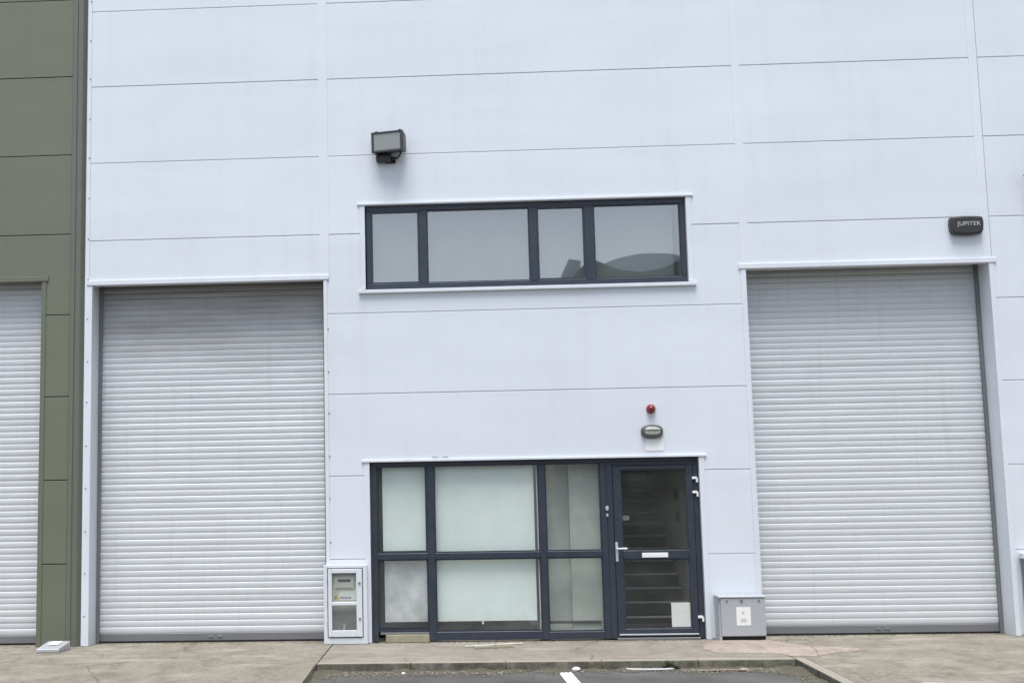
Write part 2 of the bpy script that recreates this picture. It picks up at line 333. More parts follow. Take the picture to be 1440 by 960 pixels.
panel(c0, c1, 3, 4, dy=jit())
panel(c0, c1, 4, 5, (WIN[0] - 0.02, WIN[1] + 0.02, WIN[2] - 0.02, 5), dy=jit())
panel(c0, c1, 5, 6, (WIN[0] - 0.02, WIN[1] + 0.02, 5, WIN[3] + 0.02), dy=jit())
for z0 in range(6, 11): panel(c0, c1, z0, z0 + 1, dy=jit())
for z0 in range(0, 11): panel(XS3 + 0.06, XR, z0 + (0.012 if z0 == 0 else 0), z0 + 1, dy=jit())
# backing liner behind the joints, with the openings left open
BK = [(XL, XS1, LINT + 0.02, TOPZ), (XS2, XS3, LINT + 0.02, TOPZ), (XS1, XS2, WIN[3] + .02, TOPZ), (XS1, WIN[0] - .02, WIN[2] - .02, WIN[3] + .02), (WIN[1] + .02, XS2, WIN[2] - .02, WIN[3] + .02),
      (XS1, XS2, GLZ[3] + .02, WIN[2] - .02), (XS1, GLZ[0] - .02, 0, GLZ[3] + .02), (GLZ[1] + .02, XS2, 0, GLZ[3] + .02), (XS3 + .03, XR, 0, TOPZ)]
bm = bmesh.new()
for b in BK: add_box(bm, b[0], b[1], 0.0125, 0.11, b[2], b[3])
link('wall_liner', mesh(bm, 'wall_liner'), M_back, WB)
# vertical joint covers above the shutters
for (xc, wd) in ((XS1, 0.118), (XS2, 0.106), (XS3, 0.098)):
    prism('joint_cover', M_trim, WB, [(xc - wd / 2, LINT + 0.025), (xc + wd / 2, LINT + 0.025), (xc + wd / 2, TOPZ), (xc - wd / 2, TOPZ)], -0.006, 0.03, 0.003)
# left corner trim
prism('corner_trim', M_trim, WB, [(XL, 0.005), (XL + 0.052, 0.005), (XL + 0.052, TOPZ), (XL, TOPZ)], -0.010, 0.04, 0.004)
# parapet cap, roof and back, never in view but they close the shell
box('parapet_cap', M_trim, WB, XL - 0.05, XR + .05, -0.06, 0.35, TOPZ, TOPZ + 0.12, 0.01)
box('roof', M_back, WB, XL + 0.01, XR - .01, 0.12, 14, TOPZ - 0.35, TOPZ - 0.2)
box('rear_wall', M_white, WB, XL + 0.01, XR - .01, 13.8, 14, 0.0, TOPZ - 0.36)
box('side_wall', M_white, WB, XR - 0.12, XR - .003, 0.12, 13.8, 0.0, TOPZ - 0.36)

# --- roller shutters
PITCH = 0.0763
def slat_mesh(name, x0, x1, sm):
    prof = [(0.0016, 1.03), (0.0012, 1.0), (-0.0003, 0.985), (-0.0019, 0.93), (-0.0035, 0.85), (-0.0047, 0.75), (-0.0054, 0.63), (-0.0055, 0.50), (-0.0051, 0.38), (-0.0042, 0.27), (-0.0029, 0.17), (-0.0014, 0.085), (-0.0003, 0.03), (0.0012, 0.022), (0.0016, -0.01)]
    bm = bmesh.new(); nx = 2
    g = [[bm.verts.new((x0 + (x1 - x0) * i / nx, y, (z - 0.5) * PITCH)) for i in range(nx + 1)] for y, z in prof]
    for j in range(len(prof) - 1):
        for i in range(nx): bm.faces.new((g[j][i], g[j + 1][i], g[j + 1][i + 1], g[j][i + 1]))
    for f in bm.faces: f.smooth = True
    me = bpy.data.meshes.new(name); bm.to_mesh(me); bm.free(); me.materials.append(sm); return me
def shutter(parent, x0, x1, depth, lint, label, tm, trimw=0.075, sides=(1, 1), sm=None):
    sh = empty('roller_shutter', ((x0 + x1) / 2, depth, 0)); sh.parent = parent; sh['label'] = label
    hx = (x1 - x0) / 2
    zb = 0.115
    me = slat_mesh('slat', -hx + 0.035, hx - 0.035, sm or M_slat)
    nS = int((lint + 0.40 - zb) / PITCH)
    for i in range(nS):
        o = link('slat', me, None, sh, (0, random.uniform(-0.0015, 0.0015), zb + (i + 0.5) * PITCH)); o.rotation_euler = (R(random.gauss(0, 0.9)), 0, R(random.gauss(0, 0.02)))
        # the slats drop a little unevenly
    box('bottom_rail', M_rail, sh, -hx + 0.03, hx - 0.03, -0.014, 0.016, 0.022, zb - 0.002, 0.004)
    box('rubber_seal', M_gasket, sh, -hx + 0.03, hx - 0.03, -0.010, 0.012, 0.001, 0.0215)
    for k in (-0.02, 0.09): box('shutter_lock', M_screw, sh, k - 0.03, k + 0.03, -0.022, -0.0145, 0.055, 0.08, 0.003)
    for s in (-1, 1):
        xa, xb = sorted((s * hx, s * (hx - 0.042)))
        box('guide_rail', M_rail, sh, xa + (0.004 if s < 0 else 0), xb - (0.004 if s > 0 else 0), -0.042, -0.027, 0.002, lint + 0.14, 0.002)
    # reveal: flashing wrapped round the opening
    jd = depth + 0.10
    for s, on in zip((-1, 1), sides):
        X = x0 if s < 0 else x1
        face = sorted((X, X + s * trimw))
        prism('jamb_trim', tm, parent, [(face[0], 0.004), (face[1], 0.004), (face[1], lint + 0.0), (face[0], lint + 0.0)], -0.010, 0.03, 0.003)
        xx = sorted((X + s * 0.0015, X + s * 0.018))
        box('jamb_reveal', tm, parent, xx[0], xx[1], 0.0305, jd, 0.002, lint + 0.40)
        b = sorted((X + s * 0.0185, X + s * 0.35)); box('jamb_block', M_dark, parent, b[0], b[1], 0.115, jd + 0.1, 0.0, lint + 0.6)
    prism('lintel_trim', tm, parent, [(x0 - trimw - 0.025, lint + 0.002), (x1 + trimw + 0.025, lint + 0.002), (x1 + trimw + 0.025, lint + 0.062), (x0 - trimw - 0.025, lint + 0.062)], -0.020, 0.045, 0.004)
    box('lintel_soffit', tm, parent, x0 - 0.02, x1 + 0.02, 0.046, 0.10, lint + 0.004, lint + 0.02)
    box('shutter_hood', M_dark, parent, x0 - 0.015, x1 + 0.015, 0.112, depth + 0.6, lint + 0.42, lint + 0.55)
    box('void_panel', M_dark, parent, x0 - 0.015, x1 + 0.015, depth + 0.12, depth + 0.16, 0.0, lint + 0.415)
    box('lintel_beam', M_dark, parent, x0 - 0.015, x1 + 0.015, 0.1115, 0.125, lint + 0.022, lint + 0.418)
    return sh
SD = 0.35
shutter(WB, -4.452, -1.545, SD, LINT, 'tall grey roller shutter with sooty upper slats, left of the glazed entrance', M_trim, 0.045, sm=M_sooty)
shutter(WB, 3.634, 6.535, SD, LINT, 'tall grey roller shutter right of the door and gas meter box', M_trim, 0.062)
# fixings along the trims
bm = bmesh.new()
def screws(x, z0, z1, step, y=-0.011, r=0.008):
    z = z0
    while z < z1:
        add_cyl(bm, (x + random.uniform(-.002, .002), y, z + random.uniform(-.02, .02)), (0, -1, 0), r, 0.007, 8); z += step
screws(-4.505, 0.35, 10.8, 0.52, -0.013); screws(-1.492, 1.2, 4.3, 0.52, -0.004); screws(3.588, 0.8, 4.3, 0.52, -0.004)
screws(6.58, 0.3, 4.3, 0.52, -0.004); screws(-1.06, 0.9, 2.0, 0.5, -0.004); screws(3.006, 0.75, 2.0, 0.5, -0.004); screws(-1.062, 4.45, 5.3, 0.4, -0.004); screws(2.99, 4.45, 5.3, 0.4, -0.004)
tag(link('trim_fixing', mesh(bm, 'trim_fixing'), M_screw, WB), kind='stuff')

# --- window surrounds
def surround(o, lo, wd, sill):
    x0, x1, z0, z1 = o
    prism('head_trim', M_trim, WB, [(x0 - wd - 0.03, z1 + 0.001), (x1 + wd + 0.03, z1 + 0.001), (x1 + wd + 0.03, z1 + 0.028), (x0 - wd - 0.03, z1 + 0.028)], -0.022, 0.052, 0.003)
    for s, X in ((-1, x0), (1, x1)):
        xx = sorted((X, X + s * wd)); prism('side_trim', M_trim, WB, [(xx[0], lo), (xx[1], lo), (xx[1], z1 - 0.001), (xx[0], z1 - 0.001)], -0.009, 0.045, 0.003)
        rr = sorted((X, X + s * 0.012)); box('side_reveal', M_trim, WB, rr[0], rr[1], 0.0455, 0.115, lo + 0.001, z1)
    if sill:
        bm = bmesh.new(); add_box(bm, x0 - wd - 0.02, x1 + wd + 0.02, -0.045, 0.06, z0 - 0.055, z0 - 0.001, 0.004)
        for v in bm.verts:
            if v.co.z > z0 - 0.03 and v.co.y < 0: v.co.z -= 0.012
        link('window_sill', mesh(bm, 'window_sill'), M_trim, WB)
surround(WIN, WIN[2], 0.062, True); surround(GLZ, 0.004, 0.062, False)
bm = bmesh.new()
for xx in (-0.24, -0.12): add_box(bm, xx, xx + 0.075, -0.026, -0.0205, GLZ[3] + 0.045, GLZ[3] + 0.062, 0.002)
tag(link('weep_vent', mesh(bm, 'weep_vent'), M_galv, WB), kind='stuff')

FY0, FY1 = 0.048, 0.108       # frame depth
def member(name, parent, x0, x1, z0, z1, y0=FY0, y1=FY1, m=M_frame): return box(name, m, parent, x0, x1, y0, y1, z0, z1, 0.004)
def pane(parent, x0, x1, z0, z1, m, y=0.082): return box('pane', m, parent, x0 - 0.012, x1 + 0.012, y, y + 0.004, z0 - 0.012, z1 + 0.012)
def bead(parent, x0, x1, z0, z1, wd=0.016, y=0.066):
    bm = bmesh.new(); add_box(bm, x0, x0 + wd, y, y + 0.014, z0, z1); add_box(bm, x1 - wd, x1, y, y + 0.014, z0, z1)
    add_box(bm, x0 + wd, x1 - wd, y, y + 0.014, z0, z0 + wd); add_box(bm, x0 + wd, x1 - wd, y, y + 0.014, z1 - wd, z1)
    return link('glazing_bead', mesh(bm, 'glazing_bead'), M_frame, parent)

# --- first-floor ribbon window
win = empty('window'); win.parent = WB; win['label'] = 'dark framed four-pane window on the first floor, above the entrance glazing'
x0, x1, z0, z1 = WIN
pz0, pz1 = 4.368, 5.290
member('frame_bar', win, x0 + .013, x1 - .013, z0 + .001, pz0); member('frame_bar', win, x0 + .013, x1 - .013, pz1, z1 - .001)
cols = [(-0.950, -0.345), (-0.250, 1.022), (1.116, 1.706), (1.818, 2.878)]
edges = [x0 + .013] + [v for c in cols for v in c] + [x1 - .013]
for i in range(0, len(edges), 2): member('mullion', win, edges[i], edges[i + 1], pz0, pz1, FY0 - (0.006 if i in (2, 4, 6) else 0.0))
for i, (a0, a1) in enumerate(cols):
    pane(win, a0, a1, pz0, pz1, M_glass_up); bead(win, a0, a1, pz0, pz1, 0.014 if i % 2 else 0.022, 0.064 if i % 2 else 0.056)
    box('blind', M_blind_up, win, a0 - 0.05, a1 + 0.045 - (0.12 if i == 3 else 0), 0.205, 0.208, pz0 - 0.05, pz1 + 0.03)
box('window_board', M_paper, win, x0, x1, 0.111, 0.42, pz0 - 0.10, pz0 - 0.07); box('side_lining', M_paper, win, x1 - 0.02, x1 + 0.04, 0.112, 0.60, pz0 - 0.065, pz1 + 0.10)
box('rear_screen', M_dark, win, x0 - 0.1, x1 + 0.1, 0.62, 0.66, pz0 - 0.3, pz1 + 0.3)

# --- ground-floor glazing
gz = empty('glazed_screen'); gz.parent = WB; gz['label'] = 'dark framed ground-floor glazing with pale blinds, left of the entrance door'
x0, x1, z0, z1 = GLZ
gc = [(-0.925, -0.312), (-0.228, 1.042), (1.116, 1.782)]
TR0, TR1 = 0.985, 1.058; HD = 2.112
member('head_bar', gz, x0 + .013, x1 - .013, HD, z1 - .001)
for k, (a0, a1) in enumerate(((x0 + .013, -0.925), (-0.312, -0.228), (1.042, 1.116), (1.782, 1.852))): member('mullion', gz, a0, a1, 0.018, HD, FY0 - 0.004)
bots = [0.168, 0.120, 0.107]
for (a0, a1), b in zip(gc, bots):
    member('transom', gz, a0, a1, TR0, TR1); pane(gz, a0, a1, TR1, HD, M_glass if a0 < 1.1 else M_glass_dusty); pane(gz, a0, a1, b, TR0, M_glass if a0 < 1.1 else M_glass_dusty)
    bead(gz, a0, a1, TR1, HD); bead(gz, a0, a1, b, TR0)
member('bottom_bar', gz, gc[1][0], gc[1][1], 0.024, bots[1]); member('bottom_bar', gz, gc[2][0], gc[2][1], 0.024, bots[2])
member('bottom_bar', gz, gc[0][0], gc[0][1], 0.120, bots[0], 0.07, FY1)
box('packer_board', M_rail, gz, gc[0][0] + 0.02, gc[0][1] - 0.003, 0.062, 0.10, 0.094, 0.119, 0.002)
box('timber_packer', M_wood, gz, gc[0][0] + 0.085, gc[0][1] - 0.004, 0.03, 0.10, 0.004, 0.093, 0.004)
bl = [(-0.862, -0.34, 1.085, 2.135, M_blind), (-0.850, -0.335, 0.235, 1.03, M_sheet), (-0.30, 0.985, 0.236, 2.16, M_blind)]
for a0, a1, b0, b1, m in bl: box('blind', m, gz, a0, a1, 0.150, 0.153, b0, b1)
bm = bmesh.new(); add_cyl(bm, (0.33, 0.150, 0.215), (0, 0, 1), 0.012, 0.03, 10); add_tube(bm, [(0.33, 0.150, 0.24), (0.33, 0.150, 0.20)], 0.004, 6)
link('blind_pull', mesh(bm, 'blind_pull'), M_nylon, gz)
box('lining_post', M_nylon, gz, 1.018, 1.062, 0.125, 0.235, 0.03, 2.3); box('left_lining', M_plaster, gz, -1.08, -0.985, 0.125, 0.40, 0.0, 2.3)
box('office_screen', M_dark, gz, -1.08, 1.017, 0.60, 0.64, 0.0, 2.4)

# --- entrance door
dr = empty('entrance_door', (2.44, 0.07, 0)); dr.parent = WB; dr['label'] = 'dark glazed entrance door with silver lever handle and white letter plate'
def dpart(o): o.matrix_parent_inverse = Matrix.Translation((2.44, 0.07, 0)).inverted(); return o
dpart(member('door_frame', dr, 1.8525, 1.930, 0.018, HD)); dpart(member('door_frame', dr, 2.893, x1 - .013, 0.018, HD)); dpart(member('door_frame', dr, 1.930, 2.893, 2.070, HD - 0.0005))
LX0, LX1 = 1.934, 2.889
dpart(member('stile', dr, LX0, 2.022, 0.034, 2.066, 0.040, 0.092)); dpart(member('stile', dr, 2.812, LX1, 0.034, 2.066, 0.040, 0.092))
for b0, b1 in ((0.034, 0.132), (0.952, 1.052), (2.020, 2.066)): dpart(member('rail', dr, 2.022, 2.812, b0, b1, 0.041, 0.091))
dpart(pane(dr, 2.022, 2.812, 0.132, 0.952, M_glass_door, 0.068)); dpart(pane(dr, 2.022, 2.812, 1.052, 2.020, M_glass_door, 0.068))
dpart(bead(dr, 2.022, 2.812, 0.132, 0.952, 0.014, 0.052)); dpart(bead(dr, 2.022, 2.812, 1.052, 2.020, 0.014, 0.052))
dpart(box('threshold', M_rail, dr, 1.92, 2.90, 0.015, 0.11, 0.002, 0.030, 0.004)); dpart(box('drip_bar', M_galv, dr, LX0 + .01, LX1 - .01, 0.012, 0.0395, 0.058, 0.074, 0.003))
bm = bmesh.new(); add_box(bm, 2.246, 2.556, 0.022, 0.0405, 0.968, 1.024, 0.005, 2); lp = dpart(link('letter_plate', mesh(bm, 'letter_plate'), M_nylon, dr))
bm = bmesh.new(); add_box(bm, 1.934, 1.966, 0.026, 0.0395, 0.925, 1.155, 0.006, 2); add_tube(bm, [(1.95, 0.03, 1.078), (1.95, -0.012, 1.078), (1.965, -0.022, 1.078), (2.07, -0.022, 1.078)], 0.0105, 10)
dpart(link('lever_handle', mesh(bm, 'lever_handle'), M_steel, dr))
for zz, r, h in ((1.56, 0.024, 0.05), (1.478, 0.016, 0.03)):
    bm = bmesh.new(); add_prism(bm, ellipse(1.853, zz, r * 0.8, r * 1.25, 16), 0.034, 0.047, 0.003); dpart(link('lock_cover', mesh(bm, 'lock_cover'), M_steel, dr))
for zz in (1.905, 1.735, 0.262):
    bm = bmesh.new(); add_box(bm, 2.876, 2.936, 0.018, 0.0395, zz - 0.014, zz + 0.016, 0.004); add_cyl(bm, (2.936, 0.028, zz - 0.026), (0, 0, 1), 0.013, 0.052, 10); dpart(link('hinge', mesh(bm, 'hinge'), M_nylon, dr))
dpart(box('paper_notice', M_paper, dr, 2.575, 2.798, 0.073, 0.0745, 0.136, 0.432))
bm = bmesh.new(); add_prism(bm, ellipse(2.075, 1.44, 0.042, 0.030, 20, 4), 0.0645, 0.0665)
add_prism(bm, ellipse(2.075, 1.434, 0.026, 0.016, 20, 4), 0.0632, 0.0643); bm2 = bm
o = dpart(link('glass_sticker', mesh(bm2, 'glass_sticker'), M_greytrim, dr))

# --- lobby behind the door
def wbp(name, m, *a): return box(name, m, WB, *a)
LBX0, LBX1, LBY = 1.075, 3.03, 5.4
wbp('lobby_floor', M_floor_in, LBX0, LBX1, 0.112, LBY, -0.05, 0.004); wbp('lobby_ceiling', M_plaster, LBX0, LBX1, 0.112, LBY, 3.6, 3.65)
wbp('lobby_rear_wall', M_stairwall, LBX0, LBX1, LBY, LBY + 0.1, 0, 3.6)
wbp('lobby_partition', M_plaster, LBX0, 1.845, 0.36, 0.42, 0.0, 3.6); wbp('lobby_partition_nib', M_plaster, 1.42, 1.845, 0.26, 0.359, 0.0, 3.6)
wbp('lobby_partition_return', M_stairwall, 1.80, 1.845, 0.421, LBY, 0.0, 3.6)
wbp('skirting', M_dark, 1.13, 1.76, 0.235, 0.259, 0.185, 0.215)
wbp('lobby_side_wall', M_stairwall, LBX1, LBX1 + 0.1, 0.112, LBY, 0.0, 3.6)
stair = empty('staircase', (2.4, 1.1, 0)); stair.parent = WB
rise, going = 0.165, 0.270
for i in range(13):
    y = 1.25 + i * going; z = (i + 1) * rise
    bm = bmesh.new(); add_box(bm, 1.86, 3.022, y, y + going + 0.02, z - rise + 0.002, z - 0.022); o = link('step', mesh(bm, 'step'), M_carpet, stair); o.matrix_parent_inverse = Matrix.Translation(stair.location).inverted()
    bm = bmesh.new(); add_box(bm, 1.858, 3.024, y - 0.02, y + 0.055, z - 0.021, z, 0.004); o = link('nosing', mesh(bm, 'nosing'), M_nosing, stair); o.matrix_parent_inverse = Matrix.Translation(stair.location).inverted()
for (yy, zz, hh, ww, m) in ((1.42, 1.50, 0.50, 0.50, M_paper), (1.36, 1.10, 0.24, 0.36, M_paper), (1.95, 1.72, 0.16, 0.26, M_black), (1.90, 1.42, 0.14, 0.20, M_black), (1.34, 0.70, 0.40, 0.14, M_paper)):
    box('wall_notice', m, WB, LBX1 - 0.012, LBX1 - 0.002, yy - ww / 2, yy + ww / 2, zz - hh / 2, zz + hh / 2, 0.003)

# ------------------------------------------------------------------ olive neighbour
OB = tag(empty('olive_industrial_unit', (-7, 0, 0)), 'olive green panelled industrial unit at the left edge with a pale roller shutter', 'building')
OI = Matrix.Translation((7, 0, 0))
oz = [-0.03, 0.992, 2.013, 3.045, 4.071, 5.097, 6.122, 7.150, 8.174, 9.2, 10.2, 11.2]
OX0, OX1, OD = -9.6, -4.735, -5.098
for i in range(len(oz) - 1):
    a0, a1 = oz[i], oz[i + 1]
    if a1 < 4.5: panel(OD + 0.045, OX1, max(a0, 0.01), a1, m=M_olive, parent=OB, dy=jit())
    elif a0 < 4.5: panel(OX0, OX1, a0, a1, (OX0 - .1, OD + 0.045, a0, 4.52), m=M_olive, parent=OB, dy=jit()) if False else prism('cladding_panel', M_olive, OB, [(OD + .045, a0 + G), (OX1, a0 + G), (OX1, a1 - G), (OX0, a1 - G), (OX0, 4.53), (OD + .045, 4.53)], Y0, Y1, 0.0035)
    else: panel(OX0, OX1, a0, a1, m=M_olive, parent=OB, dy=jit())
bm = bmesh.new(); add_box(bm, OX0, XL - 0.06, 0.052, 0.11, 4.52, 11.2); add_box(bm, OD + 0.03, XL - 0.06, 0.052, 0.11, 0, 4.52); link('wall_liner', mesh(bm, 'wall_liner'), M_oback, OB)
shutter(OB, -9.3, OD, 0.26, 4.50, 'pale roller shutter cut off by the left edge of the picture', M_olivetrim, 0.06)
# valley flashing between the two buildings: two folded faces
bm = bmesh.new()
pr = [(OX1 + 0.004, -0.012), (OX1 + 0.055, -0.012), (OX1 + 0.062, 0.004), (OX1 + 0.12, 0.010), (OX1 + 0.160, 0.045), (XL - 0.003, 0.049)]
rows_ = [[bm.verts.new((x, y, z)) for x, y in pr] for z in (0.004, 11.2)]
for i in range(len(pr) - 1): bm.faces.new((rows_[0][i], rows_[0][i + 1], rows_[1][i + 1], rows_[1][i]))
link('corner_flashing', mesh(bm, 'corner_flashing'), M_greytrim, OB)
box('roof', M_back, OB, OX0, XL - 0.07, 0.12, 14, 10.8, 10.9)
for o in list(OB.children): o.matrix_parent_inverse = OI

# ------------------------------------------------------------------ wall-mounted things
# floodlight
fl = tag(empty('floodlight', (-0.70, 0, 6.08)), 'square grey floodlight with dark housing mounted above the first-floor window', 'floodlight')
hd = empty('head', (0.0, -0.165, 0.025)); hd.parent = fl; hd.rotation_euler = (R(3), 0, R(-14))
bm = bmesh.new(); add_box(bm, -0.205, 0.205, -0.06, 0.14, -0.130, 0.130, 0.012, 2)
for v in bm.verts:
    if v.co.y > 0.03: v.co.z *= 0.85; v.co.x *= 0.93
link('housing', mesh(bm, 'housing'), M_black, hd)
a = Mat('lamp_glass', 0.12, 0.0, 0.7).col((0.27, 0.285, 0.28)); M_lampglass = a.m
box('lens', M_lampglass, hd, -0.172, 0.172, -0.066, -0.0605, -0.104, 0.104, 0.004)
M_lamprim = Mat('lamp_rim', 0.5).col((0.055, 0.06, 0.065)).m
bm = bmesh.new()
for q in ((-0.200, -0.173, -0.127, 0.127), (0.173, 0.200, -0.127, 0.127), (-0.173, 0.173, 0.105, 0.127), (-0.173, 0.173, -0.127, -0.105)): add_box(bm, q[0], q[1], -0.075, -0.0602, q[2], q[3], 0.003)
link('rim', mesh(bm, 'rim'), M_lamprim, hd)
for xx in (-0.14, 0.16): box('clip', M_black, hd, xx - 0.02, xx + 0.02, -0.05, 0.0, 0.1305, 0.143, 0.003)
bm = bmesh.new()
for s in (-1, 1): add_tube(bm, [(s * 0.14, -0.17, -0.03), (s * 0.15, -0.16, -0.12), (s * 0.11, -0.10, -0.155), (0.0, -0.05, -0.165)], 0.014, 6)
add_box(bm, -0.16, 0.03, -0.12, -0.003, -0.19, -0.105, 0.01); add_tube(bm, [(0.03, -0.05, -0.14), (0.11, -0.07, -0.145), (0.15, -0.12, -0.10)], 0.009, 6); add_box(bm, -0.05, 0.08, -0.02, -0.002, -0.20, -0.12, 0.004)
link('bracket', mesh(bm, 'bracket'), M_black, fl)

# red alarm beacon
bc = tag(empty('alarm_beacon', (2.416, 0, 2.742)), 'small round dark red alarm beacon above the oval lamp', 'beacon')
bm = bmesh.new(); add_cyl(bm, (0, -0.014, 0), (0, -1, 0), 0.055, 0.024, 24); link('base', mesh(bm, 'base'), Mat('beacon_base', 0.5).col((0.35, 0.04, 0.04)).m, bc)
bm = bmesh.new(); bmesh.ops.create_uvsphere(bm, u_segments=24, v_segments=14, radius=0.05)
for v in bm.verts: v.co = Vector((v.co.x, v.co.z * 1.1 - 0.027 if v.co.z < 0 else -0.026, v.co.y))
link('dome', mesh(bm, 'dome', True), Mat('red_lens', 0.15, 0, 0.7).col((0.17, 0.008, 0.014)).m, bc)

# oval bulkhead lamp
bk = tag(empty('bulkhead_lamp', (2.418, 0, 2.470)), 'oval grey bulkhead lamp with pale glass over the entrance door', 'lamp')
bk.scale = (1, 0.7, 1)
M_bulk = Mat('bulkhead_grey', 0.45).col((0.085, 0.092, 0.082)).m
bm = bmesh.new(); prev = None
prof = [(1.0, -0.002), (1.0, -0.03), (0.97, -0.055), (0.86, -0.085), (0.70, -0.098), (0.66, -0.088)]
rings = [[bm.verts.new((x, y, z)) for x, z in ellipse(0, 0, 0.132 * k, 0.082 * (k if k > 0.9 else k * 0.95), 36, 2.6)] for k, y in prof]
for i in range(len(rings) - 1):
    for j in range(36): bm.faces.new((rings[i][j], rings[i][(j + 1) % 36], rings[i + 1][(j + 1) % 36], rings[i + 1][j]))
bm.faces.new(rings[0])
link('body', mesh(bm, 'body', True), M_bulk, bk)
bm = bmesh.new(); rings = [[bm.verts.new((x, y, z)) for x, z in ellipse(0, 0.004, 0.100 * k, 0.050 * k, 28, 2.8)] for k, y in ((1.0, -0.087), (0.93, -0.100), (0.7, -0.108), (0.3, -0.111))]
for i in range(3):
    for j in range(28): bm.faces.new((rings[i][j], rings[i][(j + 1) % 28], rings[i + 1][(j + 1) % 28], rings[i + 1][j]))
bm.faces.new(rings[-1]); link('diffuser', mesh(bm, 'diffuser', True), Mat('frosted_diffuser', 0.25).col((0.44, 0.45, 0.41)).m, bk)
bm = bmesh.new(); add_tube(bm, [(-0.10, -0.098, 0.012), (-0.05, -0.118, 0.014), (0.05, -0.118, 0.014), (0.10, -0.098, 0.012)], 0.006, 6); link('guard_bar', mesh(bm, 'guard_bar', True), M_bulk, bk)
pl = tag(box('wall_plate', Mat('bright_white', 0.4).col((0.90, 0.90, 0.89)).m, None, 2.335, 2.548, -0.006, -0.0015, 2.238, 2.378, 0.001), 'blank white rectangular plate on the wall just under the oval lamp', 'plate')

# black lamp with lettering over the right shutter
sg = tag(empty('nameplate_lamp', (6.285, 0, 4.882)), 'black rounded wall lamp with pale lettering above the right shutter', 'lamp')
M_shell = Mat('lamp_shell', 0.42).col((0.030, 0.031, 0.034)).m
pts = []
for i in range(13): t = -1 + 2 * i / 12; pts.append((0.182 * t, 0.105 + 0.012 * (1 - t * t)))
pts += [(0.193, 0.085), (0.199, 0.02), (0.190, -0.06), (0.165, -0.098)]
for i in range(1, 12): t = 1 - 2 * i / 12; pts.append((0.165 * t, -0.098 - 0.016 * (1 - t * t)))
pts += [(-0.165, -0.098), (-0.190, -0.06), (-0.199, 0.02), (-0.193, 0.085)]
bm = bmesh.new(); add_prism(bm, pts, -0.085, -0.003, 0.022); link('shell', mesh(bm, 'shell'), M_shell, sg)
cu = bpy.data.curves.new('lettering', 'FONT'); cu.body = 'JUPITER'; cu.size = 0.082; cu.align_x = 'CENTER'; cu.align_y = 'CENTER'; cu.extrude = 0.0015; cu.space_character = 1.05; cu.offset = 0.0016
to = bpy.data.objects.new('tmp_lettering', cu); C.objects.link(to); bpy.context.view_layer.update()
tm = bpy.data.meshes.new_from_object(to.evaluated_get(bpy.context.evaluated_depsgraph_get())); bpy.data.objects.remove(to)
tm.materials.clear(); lt = link('lettering', tm, Mat('pale_lettering', 0.5).col((0.36, 0.365, 0.34)).m, sg, (0.016, -0.0875, 0.016)); lt.rotation_euler = (R(90), R(0), 0); lt.scale = (0.92, 0.85, 1)

# --- left electricity meter cabinet
mc = tag(empty('electricity_cabinet', (-1.312, 0, 0)), 'white framed meter cabinet with glazed door between left shutter and glazing', 'cabinet')
M_cab = galv('pale_cabinet', (0.62, 0.66, 0.70), (0.70, 0.73, 0.76), 0.0, 0.45)
hw = 0.262; T = 0.935
bm = bmesh.new(); add_box(bm, -hw, -hw + 0.045, -0.075, -0.012, 0.004, T, 0.004); add_box(bm, hw - 0.05, hw, -0.075, -0.012, 0.004, T, 0.004); add_box(bm, -hw + 0.045, hw - 0.05, -0.074, -0.012, 0.004, 0.075, 0.004); add_box(bm, -hw + 0.045, hw - 0.05, -0.074, -0.012, T - 0.035, T, 0.004)
link('outer_frame', mesh(bm, 'outer_frame'), M_cab, mc)
DX0, DX1, DZ0, DZ1 = -hw + 0.055, hw - 0.06, 0.090, T - 0.045
bm = bmesh.new(); add_box(bm, DX0, DX0 + 0.045, -0.090, -0.05, DZ0, DZ1, 0.006, 2); add_box(bm, DX1 - 0.070, DX1, -0.090, -0.05, DZ0, DZ1, 0.006, 2)
for b0, b1 in ((DZ0, DZ0 + 0.075), (0.46, 0.498), (DZ1 - 0.05, DZ1)): add_box(bm, DX0 + 0.045, DX1 - 0.070, -0.089, -0.05, b0, b1, 0.004)
door = link('cabinet_door', mesh(bm, 'cabinet_door'), M_cab, mc)
for zz in (0.30, 0.72):
    bm = bmesh.new(); add_cyl(bm, (DX1 - 0.03, -0.094, zz), (0, -1, 0), 0.014, 0.012, 12); link('latch', mesh(bm, 'latch'), M_rail, door)
for zz in (0.24, 0.48, 0.78): box('hinge', M_rail, mc, -hw + 0.044, -hw + 0.056, -0.083, -0.0755, zz - 0.03, zz + 0.03, 0.002)
box('cabinet_back', M_galv, mc, -hw + 0.046, hw - 0.051, -0.018, -0.0125, 0.076, T - 0.036)
gx0, gx1 = DX0 + 0.045, DX1 - 0.070
box('meter_board', Mat('cream_board', 0.6).col((0.66, 0.65, 0.56)).m, mc, gx0 - 0.01, gx1 + 0.01, -0.030, -0.019, 0.42, DZ1 - 0.075)
box('cable_board', Mat('grey_board', 0.7).col((0.17, 0.165, 0.17)).m, mc, gx0 - 0.01, gx1 + 0.01, -0.0295, -0.0185, DZ0 + 0.02, 0.385)
bm = bmesh.new(); add_box(bm, gx0 + 0.03, gx1 - 0.03, -0.052, -0.0305, 0.66, 0.80, 0.006); mt = link('meter', mesh(bm, 'meter'), Mat('meter_grey', 0.5).col((0.55, 0.55, 0.50)).m, mc)
box('display', M_black, mt, gx0 + 0.07, gx1 - 0.07, -0.0545, -0.0525, 0.735, 0.765)
